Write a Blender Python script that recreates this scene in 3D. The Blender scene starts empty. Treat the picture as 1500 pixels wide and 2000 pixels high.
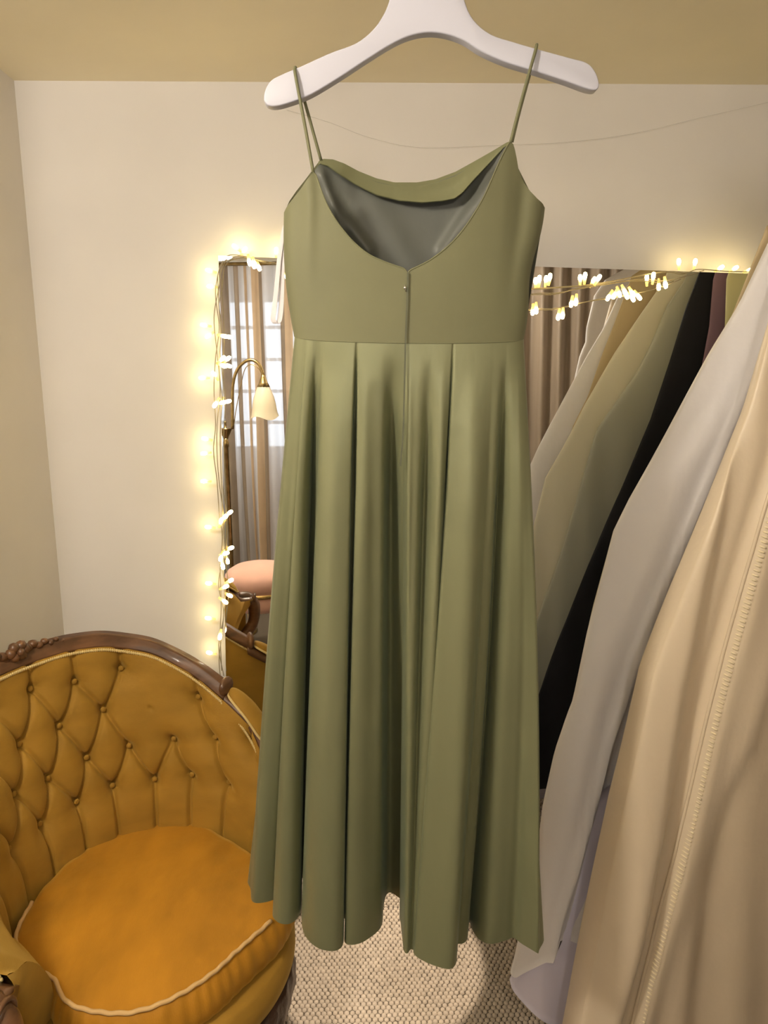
import bpy, bmesh, random
import numpy as np
from math import sin, cos, tan, pi, radians, sqrt, atan2, hypot
from mathutils import Vector, Matrix
from math import exp as exp_
random.seed(7); rng = np.random.default_rng(7)
S = bpy.context.scene; COL = S.collection
# ------------------------------------------------------------------ camera, world, lights, exposure
PITCH, YAW, ROLL, FPX, EYE = radians(11.0), radians(2.0), radians(-0.4), 1500.0, 1.5
FW = np.array([sin(YAW)*cos(PITCH), cos(YAW)*cos(PITCH), -sin(PITCH)])
_r = np.array([cos(YAW), -sin(YAW), 0.0]); _u = np.cross(_r, FW)
RT = _r*cos(ROLL) + _u*sin(ROLL); UP = -_r*sin(ROLL) + _u*cos(ROLL)
CAM = np.array([0.0, 0.0, EYE])
cd = bpy.data.cameras.new('camera'); cam = bpy.data.objects.new('camera', cd); COL.objects.link(cam)
cd.sensor_fit = 'HORIZONTAL'; cd.sensor_width = 36.0; cd.lens = 36.0*FPX/1500.0; cd.clip_start = 0.02
cam.matrix_world = Matrix(((RT[0], UP[0], -FW[0], 0), (RT[1], UP[1], -FW[1], 0), (RT[2], UP[2], -FW[2], EYE), (0, 0, 0, 1)))
S.camera = cam
S.view_settings.view_transform = 'Standard'; S.view_settings.look = 'None'
S.view_settings.exposure = 0.0; S.view_settings.gamma = 1.0; S.view_settings.use_curve_mapping = False
W = bpy.data.worlds.new('daylight'); S.world = W; W.use_nodes = True
W.node_tree.nodes['Background'].inputs[0].default_value = (0.80, 0.89, 1.0, 1)
W.node_tree.nodes['Background'].inputs[1].default_value = 3.0

def lamp(name, kind, loc, power, color, target=None, **kw):
    d = bpy.data.lights.new(name, kind); d.energy = power; d.color = color
    for k, v in kw.items(): setattr(d, k, v)
    o = bpy.data.objects.new(name, d); COL.objects.link(o); o.location = loc
    if target is not None:
        o.rotation_euler = (Vector(target)-Vector(loc)).to_track_quat('-Z', 'Y').to_euler()
    return o
CEIL = 2.165
# lamps: two unseen globe pendants added as room fill, a recessed downlight behind the hanging dress, the phone's own flash
lamp('added_fill_light', 'POINT', (-0.78, 0.22, 2.045), 56, (1.0, 0.91, 0.80), shadow_soft_size=0.085)
lamp('added_fill_light', 'POINT', (0.30, -0.85, 2.00), 22, (1.0, 0.91, 0.80), shadow_soft_size=0.085)
lamp('downlight_light', 'SPOT', (0.02, 1.46, CEIL-0.015), 175, (1.0, 0.84, 0.66), (0.035, 1.70, 0), spot_size=radians(14.5), spot_blend=0.12, shadow_soft_size=0.012)
lamp('phone_flash_light', 'SPOT', (-0.022, -0.005, EYE+0.016), 4.5, (1.0, 0.93, 0.84), tuple(CAM+FW), spot_size=radians(110), spot_blend=0.6, shadow_soft_size=0.006)

# ------------------------------------------------------------------ helpers
def ray(px, py):
    d = FW*FPX + RT*(px-750.0) + UP*(1000.0-py); return d/np.linalg.norm(d)
def at_y(px, py, y):
    d = ray(px, py); return CAM + d*((y-CAM[1])/d[1])
def at_z(px, py, z):
    d = ray(px, py); return CAM + d*((z-CAM[2])/d[2])
def catmull(pts, n):
    """n points per span through pts (any dimension)."""
    P = np.array(pts, float); Q = np.vstack([2*P[0]-P[1], P, 2*P[-1]-P[-2]]); out = []
    for i in range(1, len(Q)-2):
        p0, p1, p2, p3 = Q[i-1], Q[i], Q[i+1], Q[i+2]
        for k in range(n):
            t = k/n
            out.append(0.5*((2*p1)+(-p0+p2)*t+(2*p0-5*p1+4*p2-p3)*t*t+(-p0+3*p1-3*p2+p3)*t**3))
    out.append(P[-1]); return np.array(out)
ROOT = {}
def link(name, data, parent=None):
    o = bpy.data.objects.new(name, data); COL.objects.link(o)
    if parent is not None: o.parent = parent
    return o
def thing(name, label, cat, loc, group=None):
    o = link(name, None); o.location = loc; o.empty_display_size = 0.05
    o['label'] = label; o['category'] = cat
    if group: o['group'] = group
    ROOT[o] = np.array(loc, float); return o
def tag(o, label, cat, group=None):
    o['label'] = label; o['category'] = cat
    if group: o['group'] = group
    return o
def origin_of(p):
    while p is not None and p not in ROOT: p = p.parent
    return ROOT[p] if p is not None else np.zeros(3)
def mesh(name, V, F, mat, parent=None, smooth=True, mats=None, fmat=None):
    V = np.asarray(V, float) - origin_of(parent)
    m = bpy.data.meshes.new(name); m.from_pydata(V.tolist(), [], [list(map(int, f)) for f in F])
    for mm in (mats or [mat]): m.materials.append(mm)
    if fmat is not None: m.polygons.foreach_set('material_index', np.asarray(fmat, np.int32))
    m.polygons.foreach_set('use_smooth', [bool(smooth)]*len(m.polygons)); m.validate(); m.update()
    return link(name, m, parent)
def gridf(nr, nc, wrap=False, off=0, flip=False):
    F = []
    for i in range(nr-1):
        for j in range(nc if wrap else nc-1):
            a, b = off+i*nc+j, off+i*nc+(j+1) % nc
            q = [a, b, b+nc, a+nc]; F.append(q[::-1] if flip else q)
    return F
class MB:
    def __init__(s): s.V = []; s.F = []; s.M = []
    def add(s, V, F, m=0):
        o = len(s.V); s.V += [tuple(v) for v in V]; s.F += [[i+o for i in f] for f in F]; s.M += [m]*len(F); return s
    def box(s, x0, x1, y0, y1, z0, z1, m=0):
        V = [(x, y, z) for z in (z0, z1) for y in (y0, y1) for x in (x0, x1)]
        return s.add(V, [(0, 2, 3, 1), (4, 5, 7, 6), (0, 1, 5, 4), (2, 6, 7, 3), (0, 4, 6, 2), (1, 3, 7, 5)], m)
    def tube(s, P, r, n=8, m=0, caps=True, flat=None):
        P = np.array(P, float); N = len(P); R = np.full(N, r, float) if np.isscalar(r) else np.array(r, float)
        T = np.gradient(P, axis=0); T /= np.linalg.norm(T, axis=1)[:, None]+1e-12
        a = np.array([0, 0, 1.0]) if abs(T[0][2]) < 0.9 else np.array([0, 1.0, 0])
        u = np.cross(T[0], a); u /= np.linalg.norm(u); V = []
        for i in range(N):
            u = u - T[i]*np.dot(u, T[i]); u /= np.linalg.norm(u)+1e-12; w = np.cross(T[i], u)
            for k in range(n):
                c = 2*pi*k/n; V.append(P[i]+R[i]*(cos(c)*u+sin(c)*w*(flat or 1)))
        F = gridf(N, n, True)
        if caps: F += [list(range(n))[::-1], list(range((N-1)*n, N*n))]
        return s.add(V, F, m)
    def lathe(s, prof, cen=(0, 0, 0), n=24, m=0, flute=0, nf=0):
        V = []
        for r, z in prof:
            for k in range(n):
                a = 2*pi*k/n; q = r*(1+(flute*cos(nf*a) if nf else 0))
                V.append((cen[0]+q*cos(a), cen[1]+q*sin(a), cen[2]+z))
        F = gridf(len(prof), n, True); F += [list(range(n))[::-1], list(range((len(prof)-1)*n, len(prof)*n))]
        return s.add(V, F, m)
    def ball(s, c, r, n=10, m=0, axes=None):
        V = []; ax = np.eye(3) if axes is None else np.array(axes); r = np.ones(3)*r
        k2 = max(4, n//2)
        for i in range(k2+1):
            t = pi*i/k2
            for j in range(n):
                a = 2*pi*j/n; q = np.array([sin(t)*cos(a), sin(t)*sin(a), cos(t)])*r
                V.append(np.array(c)+q@ax)
        return s.add(V, gridf(k2+1, n, True, flip=True), m)
    def build(s, name, mat, parent=None, smooth=True, mats=None):
        return mesh(name, s.V, s.F, mat, parent, smooth, mats, s.M if mats else None)
def bevel(o, w, seg=2):
    b = o.modifiers.new('bevel', 'BEVEL'); b.width = w; b.segments = seg; b.limit_method = 'ANGLE'; b.angle_limit = radians(40); return o
def solid(o, t, off=0):
    b = o.modifiers.new('thickness', 'SOLIDIFY'); b.thickness = t; b.offset = off; b.use_rim = False; return o
def struct(o): o['kind'] = 'structure'; return o

# ------------------------------------------------------------------ materials
def mat(name, color, rough=0.6, spec=0.5, metal=0.0, sheen=0.0, sheen_tint=None, aniso=0.0, noise=None, bump=None, weave=None, emit=None, coat=0.0, trans=None, ss=None):
    """noise=(scale, amount): mottles the colour.  bump=(scale, strength, distance, stretch)."""
    m = bpy.data.materials.new(name); m.use_nodes = True; nt = m.node_tree; N = nt.nodes; L = nt.links
    b = N['Principled BSDF']; b.inputs['Base Color'].default_value = (*color, 1); b.inputs['Roughness'].default_value = rough
    b.inputs['Metallic'].default_value = metal; b.inputs['Specular IOR Level'].default_value = spec
    b.inputs['Sheen Weight'].default_value = sheen; b.inputs['Coat Weight'].default_value = coat
    b.inputs['Anisotropic'].default_value = aniso
    if sheen_tint: b.inputs['Sheen Tint'].default_value = (*sheen_tint, 1)
    if emit: b.inputs['Emission Color'].default_value = (*emit[0], 1); b.inputs['Emission Strength'].default_value = emit[1]
    tc = N.new('ShaderNodeTexCoord')
    def coord(st):
        mp = N.new('ShaderNodeMapping'); mp.inputs['Scale'].default_value = st; L.new(tc.outputs['Object'], mp.inputs[0]); return mp.outputs[0]
    if noise:
        n = N.new('ShaderNodeTexNoise'); n.inputs['Scale'].default_value = noise[0]; n.inputs['Detail'].default_value = 5
        L.new(coord(noise[2] if len(noise) > 2 else (1, 1, 1)), n.inputs['Vector'])
        r = N.new('ShaderNodeValToRGB'); e = r.color_ramp.elements; a = noise[1]
        e[0].position = 0.3; e[1].position = 0.7
        e[0].color = (*[c*(1-a) for c in color], 1); e[1].color = (*[min(1, c*(1+a)) for c in color], 1)
        L.new(n.outputs['Fac'], r.inputs[0]); L.new(r.outputs[0], b.inputs['Base Color'])
    prev = None
    for bp in ([bump] if bump and not isinstance(bump, list) else bump or []):
        n = N.new('ShaderNodeTexNoise'); n.inputs['Scale'].default_value = bp[0]; n.inputs['Detail'].default_value = 3
        L.new(coord(bp[3] if len(bp) > 3 else (1, 1, 1)), n.inputs['Vector'])
        k = N.new('ShaderNodeBump'); k.inputs['Strength'].default_value = bp[1]; k.inputs['Distance'].default_value = bp[2]
        L.new(n.outputs['Fac'], k.inputs['Height'])
        if prev is not None: L.new(prev, k.inputs['Normal'])
        prev = k.outputs[0]
    if prev is not None: L.new(prev, b.inputs['Normal'])
    if trans:   # (translucent share, see-through share): thin cloth
        out = N['Material Output']; t = N.new('ShaderNodeBsdfTranslucent'); t.inputs[0].default_value = (*color, 1)
        mx = N.new('ShaderNodeMixShader'); mx.inputs[0].default_value = trans[0]; L.new(b.outputs[0], mx.inputs[1]); L.new(t.outputs[0], mx.inputs[2])
        g = N.new('ShaderNodeBsdfTransparent'); m2 = N.new('ShaderNodeMixShader'); m2.inputs[0].default_value = trans[1]
        L.new(mx.outputs[0], m2.inputs[1]); L.new(g.outputs[0], m2.inputs[2]); L.new(m2.outputs[0], out.inputs[0])
    return m
WALL = mat('wall_paint', (0.76, 0.725, 0.68), 0.75, 0.25, noise=(3.0, 0.035), bump=[(9, 0.12, 0.01), (120, 0.06, 0.002)])
CREAM = mat('ceiling_paint', (0.95, 0.87, 0.66), 0.8, 0.2, noise=(3, 0.03), bump=(11, 0.1, 0.008))
CARPET = mat('carpet_backing', (0.10, 0.082, 0.062), 0.95, 0.1)
LOOP = mat('carpet_wool', (0.52, 0.44, 0.355), 0.95, 0.1, sheen=0.1, noise=(45, 0.10))
MIRROR = mat('mirror_silver', (0.93, 0.935, 0.93), 0.0, 0.5, metal=1.0)
GLASSEDGE = mat('mirror_edge_glass', (0.30, 0.36, 0.33), 0.15, 0.6)
BACKING = mat('mirror_backing', (0.20, 0.19, 0.18), 0.8)
HANG = mat('hanger_white_plastic', (0.50, 0.50, 0.57), 0.42, 0.5)
CHROME = mat('steel', (0.75, 0.74, 0.72), 0.25, metal=1.0)
SATIN = mat('sage_green_satin', (0.222, 0.228, 0.124), 0.43, 0.55, metal=0.45, sheen=0.12, sheen_tint=(0.30, 0.50, 0.44), aniso=0.4,
            noise=(7, 0.05, (1, 1, 0.3)), bump=[(16, 0.22, 0.012, (1, 1, 0.45)), (55, 0.10, 0.003, (1, 1, 0.6)), (900, 0.08, 0.0006, (1, 1, 3))])
BODICE = mat('sage_green_crepe', (0.150, 0.148, 0.076), 0.62, 0.35, sheen=0.12, sheen_tint=(0.6, 0.7, 0.6),
             noise=(9, 0.05), bump=[(14, 0.16, 0.010, (1, 1, 0.6)), (700, 0.10, 0.0006)])
LINING = mat('grey_green_lining', (0.088, 0.092, 0.076), 0.5, 0.4, noise=(8, 0.06), bump=[(20, 0.2, 0.006, (1, 1, 0.5)), (600, 0.08, 0.0006)])
ZIP = mat('zip_tape', (0.085, 0.090, 0.050), 0.6)
VELVET = mat('mustard_velvet', (0.335, 0.180, 0.022), 0.72, 0.25, sheen=0.35, sheen_tint=(1.0, 0.72, 0.2),
             noise=(10, 0.12, (1, 1, 2.2)), bump=[(260, 0.25, 0.0012, (0.5, 0.5, 4)), (30, 0.12, 0.004)])
VELVETSEAT = mat('worn_gold_velvet', (0.42, 0.185, 0.012), 0.66, 0.25, sheen=0.4, sheen_tint=(1.0, 0.68, 0.15),
                 noise=(8, 0.20, (1.6, 0.7, 1)), bump=[(14, 0.25, 0.010), (240, 0.25, 0.0015, (3, 0.6, 1))])
PIPE = mat('cream_piping', (0.62, 0.40, 0.17), 0.7, bump=(350, 0.4, 0.001))
GIMP = mat('cream_gimp_braid', (0.66, 0.50, 0.21), 0.75)
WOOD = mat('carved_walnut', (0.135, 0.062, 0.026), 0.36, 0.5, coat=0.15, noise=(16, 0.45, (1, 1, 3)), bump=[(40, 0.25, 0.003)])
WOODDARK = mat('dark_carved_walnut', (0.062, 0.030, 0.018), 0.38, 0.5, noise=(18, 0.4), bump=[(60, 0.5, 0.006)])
BRASS = mat('antique_brass', (0.33, 0.235, 0.10), 0.32, metal=1.0, noise=(30, 0.3))
GOLD = mat('gold_band', (0.80, 0.58, 0.24), 0.25, metal=1.0)
PINK = mat('blush_velvet', (0.72, 0.42, 0.32), 0.75, 0.25, sheen=0.4, noise=(12, 0.06))
SHADE = mat('opal_glass', (0.82, 0.74, 0.56), 0.28, 0.5, trans=(0.45, 0.0))
WHITE_SATIN = mat('white_satin', (0.74, 0.715, 0.715), 0.40, 0.5, sheen=0.1, aniso=0.3, bump=[(9, 0.25, 0.018, (1, 1, 0.4)), (34, 0.18, 0.006, (1, 1, 0.8))])
LAV = mat('daylight_tinted_lining', (0.66, 0.63, 0.76), 0.5, 0.4, bump=[(12, 0.2, 0.01)])  # pale lining; the lilac cast of daylight is put into its colour
CHAMP = mat('champagne_satin', (0.68, 0.565, 0.41), 0.38, 0.5, sheen=0.1, aniso=0.3, noise=(4, 0.05, (1, 1, 0.3)), bump=[(10, 0.18, 0.016, (1, 1, 0.35)), (30, 0.22, 0.006, (1, 1, 0.9))])
TAN = mat('tan_silk', (0.50, 0.39, 0.22), 0.45, bump=(12, 0.2, 0.01, (1, 1, 0.4)))
CREAMSILK = mat('cream_organza', (0.64, 0.60, 0.46), 0.45, bump=(12, 0.2, 0.01, (1, 1, 0.4)))
SAGE = mat('grey_sage_satin', (0.36, 0.36, 0.29), 0.40, bump=(12, 0.2, 0.01, (1, 1, 0.4)))
BLACK = mat('black_crepe', (0.008, 0.008, 0.012), 0.7, 0.3, bump=(14, 0.2, 0.01, (1, 1, 0.4)))
MAUVE = mat('mauve_crepe', (0.21, 0.125, 0.175), 0.65, bump=(14, 0.2, 0.01, (1, 1, 0.4)))
MINT = mat('pale_straw_chiffon', (0.60, 0.57, 0.32), 0.6, bump=(14, 0.2, 0.01, (1, 1, 0.4)))
RIBBON = mat('white_ribbon', (0.80, 0.77, 0.78), 0.4, trans=(0.3, 0.0))
TAUPE = mat('taupe_curtain', (0.30, 0.235, 0.17), 0.5, 0.4, sheen=0.2, noise=(5, 0.15, (6, 1, 0.1)), bump=(300, 0.15, 0.001), trans=(0.12, 0.0))
DARKTAUPE = mat('brown_curtain_stripe', (0.27, 0.21, 0.15), 0.55, 0.4, noise=(6, 0.15), trans=(0.10, 0.0))
SHEER = mat('sheer_curtain_stripe', (0.82, 0.79, 0.78), 0.5, 0.3, noise=(9, 0.08, (1, 1, 0.3)), trans=(0.55, 0.22))
TANSTRIPE = mat('tan_curtain_stripe', (0.62, 0.45, 0.28), 0.5, 0.3, noise=(6, 0.1), trans=(0.30, 0.0))
FRAMEW = mat('window_paint', (0.75, 0.75, 0.74), 0.5)
PANE = mat('window_glass', (0.9, 0.95, 1.0), 0.05, trans=(0.0, 0.92))
CABLE = mat('clear_cable', (0.42, 0.36, 0.24), 0.25, 0.6, trans=(0.3, 0.15))
HOLDER = mat('clear_bulb_holder', (0.80, 0.68, 0.36), 0.2, 0.6, trans=(0.4, 0.2))
BULB = mat('lit_bulb', (1, 0.9, 0.6), 0.3, emit=((1.0, 0.78, 0.36), 40.0))
GLOBE = mat('fill_lamp_globe', (1, 0.97, 0.9), 0.3, trans=(0.0, 0.92), emit=((1.0, 0.88, 0.7), 4.0))  # glowing globe of the added fill lamps
STITCH = mat('champagne_thread', (0.80, 0.68, 0.46), 0.4)
THREAD = mat('fishing_line', (0.80, 0.77, 0.73), 0.4, trans=(0.4, 0.45))

# ------------------------------------------------------------------ room shell
XL, XL2, XR, YB, YF, YJ = -0.803, -1.75, 1.50, 2.02, -1.75, 1.10
def slab(name, x0, x1, y0, y1, z0, z1, m): return struct(MB().box(x0, x1, y0, y1, z0, z1).build(name, m, smooth=False))
floor = slab('floor', XL2-.1, XR+.1, YF-.1, YB+.1, -0.08, 0.0, CARPET)
slab('ceiling', XL2-.1, XR+.1, YF-.1, YB+.1, CEIL, CEIL+0.08, CREAM)
slab('wall_back', XL-.1, XR+.1, YB, YB+.1, 0, CEIL, WALL)
slab('wall_left', XL-.1, XL, YJ, YB, 0, CEIL, WALL)
slab('wall_left_return', XL2-.1, XL, YJ-.1, YJ, 0, CEIL, WALL)
slab('wall_left_front', XL2-.1, XL2, YF, YJ-.1, 0, CEIL, WALL)
slab('wall_right', XR, XR+.1, YF, YB, 0, CEIL, WALL)
wx0, wx1, wz0, wz1 = -1.55, -0.55, 0.85, 1.98
w = MB(); w.box(XL2-.1, wx0, YF-.1, YF, 0, CEIL); w.box(wx1, XR+.1, YF-.1, YF, 0, CEIL); w.box(wx0, wx1, YF-.1, YF, 0, wz0); w.box(wx0, wx1, YF-.1, YF, wz1, CEIL)
struct(w.build('wall_front', WALL, smooth=False))
win = thing('window_1', 'x', 'x', (wx0, YF-.06, wz0)); del win['label']; del win['category']; struct(win)
f = MB(); t = .05
f.box(wx0, wx0+t, YF-.08, YF-.02, wz0, wz1); f.box(wx1-t, wx1, YF-.08, YF-.02, wz0, wz1); f.box(wx0, wx1, YF-.08, YF-.02, wz0, wz0+t); f.box(wx0, wx1, YF-.08, YF-.02, wz1-t, wz1)
f.build('window_frame', FRAMEW, win, False)
for k in range(1, 4):
    x = wx0+(wx1-wx0)*k/4; MB().box(x-.012, x+.012, YF-.07, YF-.03, wz0+t, wz1-t).build('glazing_bar', FRAMEW, win, False)
for k in range(1, 5):
    z = wz0+(wz1-wz0)*k/5; MB().box(wx0+t, wx1-t, YF-.07, YF-.03, z-.012, z+.012).build('glazing_bar', FRAMEW, win, False)
MB().box(wx0+t, wx1-t, YF-.053, YF-.048, wz0+t, wz1-t).build('pane', PANE, win, False)
# woven loops of the carpet: a hexagonal field of little wool domes over the floor in view
pitch = 0.0133; row = pitch*sqrt(3)/2
xs = np.arange(-0.80, 0.95, pitch); ys = np.arange(1.02, 1.98, row)
ring = np.array([[cos(pi/6+k*pi/3), sin(pi/6+k*pi/3)] for k in range(6)])
base = np.vstack([np.c_[ring*0.0066, np.zeros(6)], np.c_[ring*0.0054, np.full(6, .0034)], [[0, 0, .0046]]])
bf = [[k, (k+1) % 6, 6+(k+1) % 6, 6+k] for k in range(6)] + [[6+k, 6+(k+1) % 6, 12] for k in range(6)]
V = []; F = []
for j, y in enumerate(ys):
    for x in xs:
        a = rng.uniform(.93, 1.06); jx, jy = rng.normal(0, .0004, 2); o = len(V)*1
        V.extend((base*[a, a, rng.uniform(.75, 1.2)]+[x+(j % 2)*pitch/2+jx, y+jy, 0]).tolist()); F.extend([[i+o for i in q] for q in bf])
lp = mesh('carpet_loops', V, F, LOOP, floor); lp['kind'] = 'stuff'
# faint nylon line strung across the back wall
P = catmull([at_y(*p, YB-.006) for p in [(560, 215), (640, 238), (720, 268), (820, 288), (960, 284), (1100, 278), (1230, 262), (1360, 232), (1500, 200)]], 6)
tag(MB().tube(P, 0.0004, 5).build('nylon_line', THREAD), 'thin slack nylon line strung across the upper back wall', 'line')

# ------------------------------------------------------------------ big frameless mirror against the back wall
PSI = radians(-3.0); MN = np.array([sin(PSI), -cos(PSI), 0.0]); MP = at_y(427, 500, 1.92)
def on_mirror(px, py, off=0.0):
    d = ray(px, py); q = MP+MN*off; return CAM + d*(np.dot(q-CAM, MN)/np.dot(d, MN))
def mirrored(px, py, y):
    """the real point, at depth y in the room, that the mirror shows at this pixel"""
    P = on_mirror(px, py); d = ray(px, py); d = d-2*np.dot(d, MN)*MN; return P+d*((y-P[1])/d[1])
tl, tr = on_mirror(427, 500), on_mirror(1480, 535); bl = on_mirror(441, 1300); bl = tl+(bl-tl)*((tl[2]-0.004)/(tl[2]-bl[2])); br = np.array([tr[0]+0.012, tr[1]-0.0006, 0.004])
mir = thing('wall_mirror', 'large frameless mirror standing on the floor against the back wall, edged with fairy lights', 'mirror', tuple((bl+br)/2*[1, 1, 0]))
q = [bl, br, tr, tl]; V = [p for p in q]+[p-MN*.006 for p in q]
mesh('mirror_glass', V, [(0, 1, 2, 3), (4, 7, 6, 5), (0, 4, 5, 1), (1, 5, 6, 2), (2, 6, 7, 3), (3, 7, 4, 0)], None, mir, False, [MIRROR, GLASSEDGE], [0, 1, 1, 1, 1, 1])
V = [p-MN*.0062 for p in q]+[p-MN*.045 for p in q]
mesh('backing_board', V, [(0, 1, 2, 3), (4, 7, 6, 5), (0, 4, 5, 1), (1, 5, 6, 2), (2, 6, 7, 3), (3, 7, 4, 0)], BACKING, mir, False)

# ------------------------------------------------------------------ green dress (its back to us) on a white hanger
YD = 1.08
hg = thing('clothes_hanger', 'thick white plastic hanger holding up the sage green dress', 'hanger', tuple(at_y(838, -60, YD)))
top = [(515, 196), (517, 178), (528, 158), (548, 146), (590, 128), (645, 103), (695, 84), (728, 58), (748, 30), (760, 2), (772, -45), (800, -78), (838, -88), (872, -78), (898, -45), (908, 2), (925, 38), (958, 66), (1005, 82), (1060, 98), (1115, 113), (1146, 122), (1162, 138), (1170, 160)]
bot = [(1167, 174), (1150, 174), (1105, 158), (1050, 140), (990, 122), (940, 100), (905, 78), (870, 66), (835, 63), (800, 70), (765, 86), (715, 117), (665, 150), (610, 183), (570, 199), (540, 207), (523, 205)]
loop = catmull(top+bot+[top[0]], 4)[:-1]; n = len(loop)
A = [at_y(x, y, YD-.009) for x, y in loop]; B = [p+np.array([0, .018, 0]) for p in A]
o = mesh('hanger_body', A+B, [list(range(n))[::-1], list(range(n, 2*n))]+[[i, (i+1) % n, n+(i+1) % n, n+i] for i in range(n)], HANG, hg, True)
bevel(o, .006, 3)
c = at_y(836, -84, YD); zt = c[2]
P = [c+[0, 0, -.03], c+[0, 0, .02]]+[np.array([c[0]+.028*sin(a)-.0, c[1], zt+.045+.028*(1-cos(a))-.028]) for a in np.linspace(-.2, 4.0, 14)]
P = [c+[0, 0, -.03], c+[0, 0, .012]]+[np.array([c[0]+.022*cos(a), c[1], zt+.042+.022*sin(a)]) for a in np.linspace(-pi/2, pi*.95, 14)]
MB().tube(P, .0022, 8).build('hook', CHROME, hg)
ch = thing('ceiling_hook', 'steel ceiling hook that carries the white hanger', 'hook', (c[0], c[1], CEIL-.002))
MB().tube([(c[0], c[1], CEIL-.001), (c[0], c[1], zt+.085), ]+[(c[0], c[1]+.014-.014*cos(a), zt+.079-.0155*sin(a)) for a in np.linspace(.2, pi, 8)], .003, 8).build('hook_rod', CHROME, ch)
MB().lathe([(.002, -.012), (.022, -.008), (.024, -.001), (.002, -.001)], (c[0], c[1], CEIL), 20).build('ceiling_plate', CHROME, ch)

dr = thing('evening_dress', 'sage green satin evening dress seen from behind, low scooped back and long pleated skirt', 'dress', tuple(at_y(795, 1750, YD)))
def prof(f): return np.sqrt(np.clip(1-(2*f-1)**2, 0, 1))
LX, RX = 557.0, 1063.0
tp = np.array([(557, 415), (562, 402), (575, 385), (590, 366), (602, 348), (611, 337), (617, 342), (624, 362), (636, 394), (652, 424), (672, 452), (696, 478), (722, 498), (750, 511), (775, 520), (789, 525), (796, 533), (801, 528), (815, 521), (838, 509), (862, 492), (886, 470), (908, 444), (928, 414), (946, 382), (962, 346), (976, 314), (988, 290), (996, 277), (1003, 282), (1008, 305), (1012, 330), (1020, 352), (1034, 372), (1049, 388), (1059, 397), (1063, 406)], float)
NC = 150
fx = np.concatenate([np.linspace(557, 1063, NC)]); ty = np.interp(fx, tp[:, 0], tp[:, 1])
def waist(f): x = 576+f*(1022-576); return x, 657+11*prof(f)**.8-4*np.exp(-((f-1)/.08)**2)*0+9*f*.5
def backdepth(f, t):   # t: 0 bust .. 1 waist
    d = .038*prof(f)**.75
    d += .004*np.exp(-((f-.09)/.025)**2)*np.clip(1-t*1.5, 0, 1) - .006*np.exp(-((f-.92)/.03)**2)*np.clip(1-t*1.2, 0, 1)
    return YD-d
NRW = 44; V = []
for i in range(NRW):
    t = i/(NRW-1)
    for j in range(NC):
        f = (fx[j]-LX)/(RX-LX); wx, wy = waist(f); x = fx[j]+(wx-fx[j])*t; y = ty[j]+(wy-ty[j])*t
        tt = np.clip((y-400)/265, 0, 1)
        x += (-9*(1-f)**6*sin(pi*tt)-4*f**8*sin(pi*tt)+3*f**8*sin(3*pi*tt))
        V.append(at_y(x, y, backdepth(f, tt)))
o = mesh('bodice_back', V, gridf(NRW, NC), BODICE, dr); solid(o, .0012)
# edge binding round the scooped neckline and armholes
MB().tube([at_y(x, y, backdepth((x-LX)/(RX-LX), np.clip((y-400)/265, 0, 1))-.0002) for x, y in catmull(tp[5:29], 4)], .0011, 6).build('neck_binding', BODICE, dr)
# front of the bodice with its lining and the draped cowl, seen through the back neckline
ft = np.array([(557, 415), (563, 396), (578, 374), (597, 350), (612, 330), (624, 314), (632, 311), (650, 312), (672, 320), (700, 335), (735, 349), (770, 357), (815, 357), (850, 351), (890, 336), (930, 314), (965, 294), (990, 279), (998, 276), (1003, 290), (1012, 328), (1034, 372), (1063, 406)], float)
fc = np.array([(557, 420), (597, 356), (624, 320), (640, 324), (662, 340), (695, 361), (735, 381), (780, 392), (825, 396), (862, 393), (888, 388), (902, 378), (925, 352), (955, 320), (985, 288), (998, 281), (1010, 335), (1063, 412)], float)
def frontdepth(f): return YD+.014*0+.055*prof(f)**.8
fx2 = np.linspace(557, 1063, 120)
V = []; VL = []; NRF = 40
for i in range(NRF):
    t = i/(NRF-1)
    for x0 in fx2:
        f = (x0-LX)/(RX-LX); y0 = np.interp(x0, ft[:, 0], ft[:, 1]); wx, wy = waist(f); x = x0+(wx-x0)*t; y = y0+(wy-y0)*t
        V.append(at_y(x, y, frontdepth(f)+.001))
        yl = y0+6+(wy-y0-6)*t
        d = .006
        for (ax, ay, bx, by, am, wd) in [(648, 395, 722, 492, .011, 11), (628, 340, 668, 450, .010, 9), (960, 352, 868, 492, .010, 14), (985, 318, 905, 470, .007, 10), (730, 400, 800, 520, .004, 30)]:
            qx, qy = bx-ax, by-ay; s = np.clip(((x-ax)*qx+(yl-ay)*qy)/(qx*qx+qy*qy), 0, 1); d += am*np.exp(-(hypot(x-ax-s*qx, yl-ay-s*qy)/wd)**2)
        VL.append(at_y(x, yl, frontdepth(f)-d*prof(f)**.5))
o = mesh('bodice_front', V, gridf(NRF, 120), BODICE, dr)
o = mesh('bodice_lining', VL, gridf(NRF, 120), LINING, dr); o['label'] = 'grey green satin lining inside the bodice'
V = []; NR3 = 14
sel = np.linspace(622, 1001, 110)
for i in range(NR3):
    t = i/(NR3-1)
    for x0 in sel:
        f = (x0-LX)/(RX-LX); ya = np.interp(x0, ft[:, 0], ft[:, 1]); yb = np.interp(x0, fc[:, 0], fc[:, 1]); sag = np.clip((yb-ya)/42, 0, 1)
        V.append(at_y(x0, ya+(yb-ya)*t, frontdepth(f)-.002-sag*(.012*sin(pi*min(1, t*1.0)*.5)+.010*t*t)))
o = mesh('cowl_neck', V, gridf(NR3, 110), SATIN, dr); solid(o, .0015)
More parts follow.
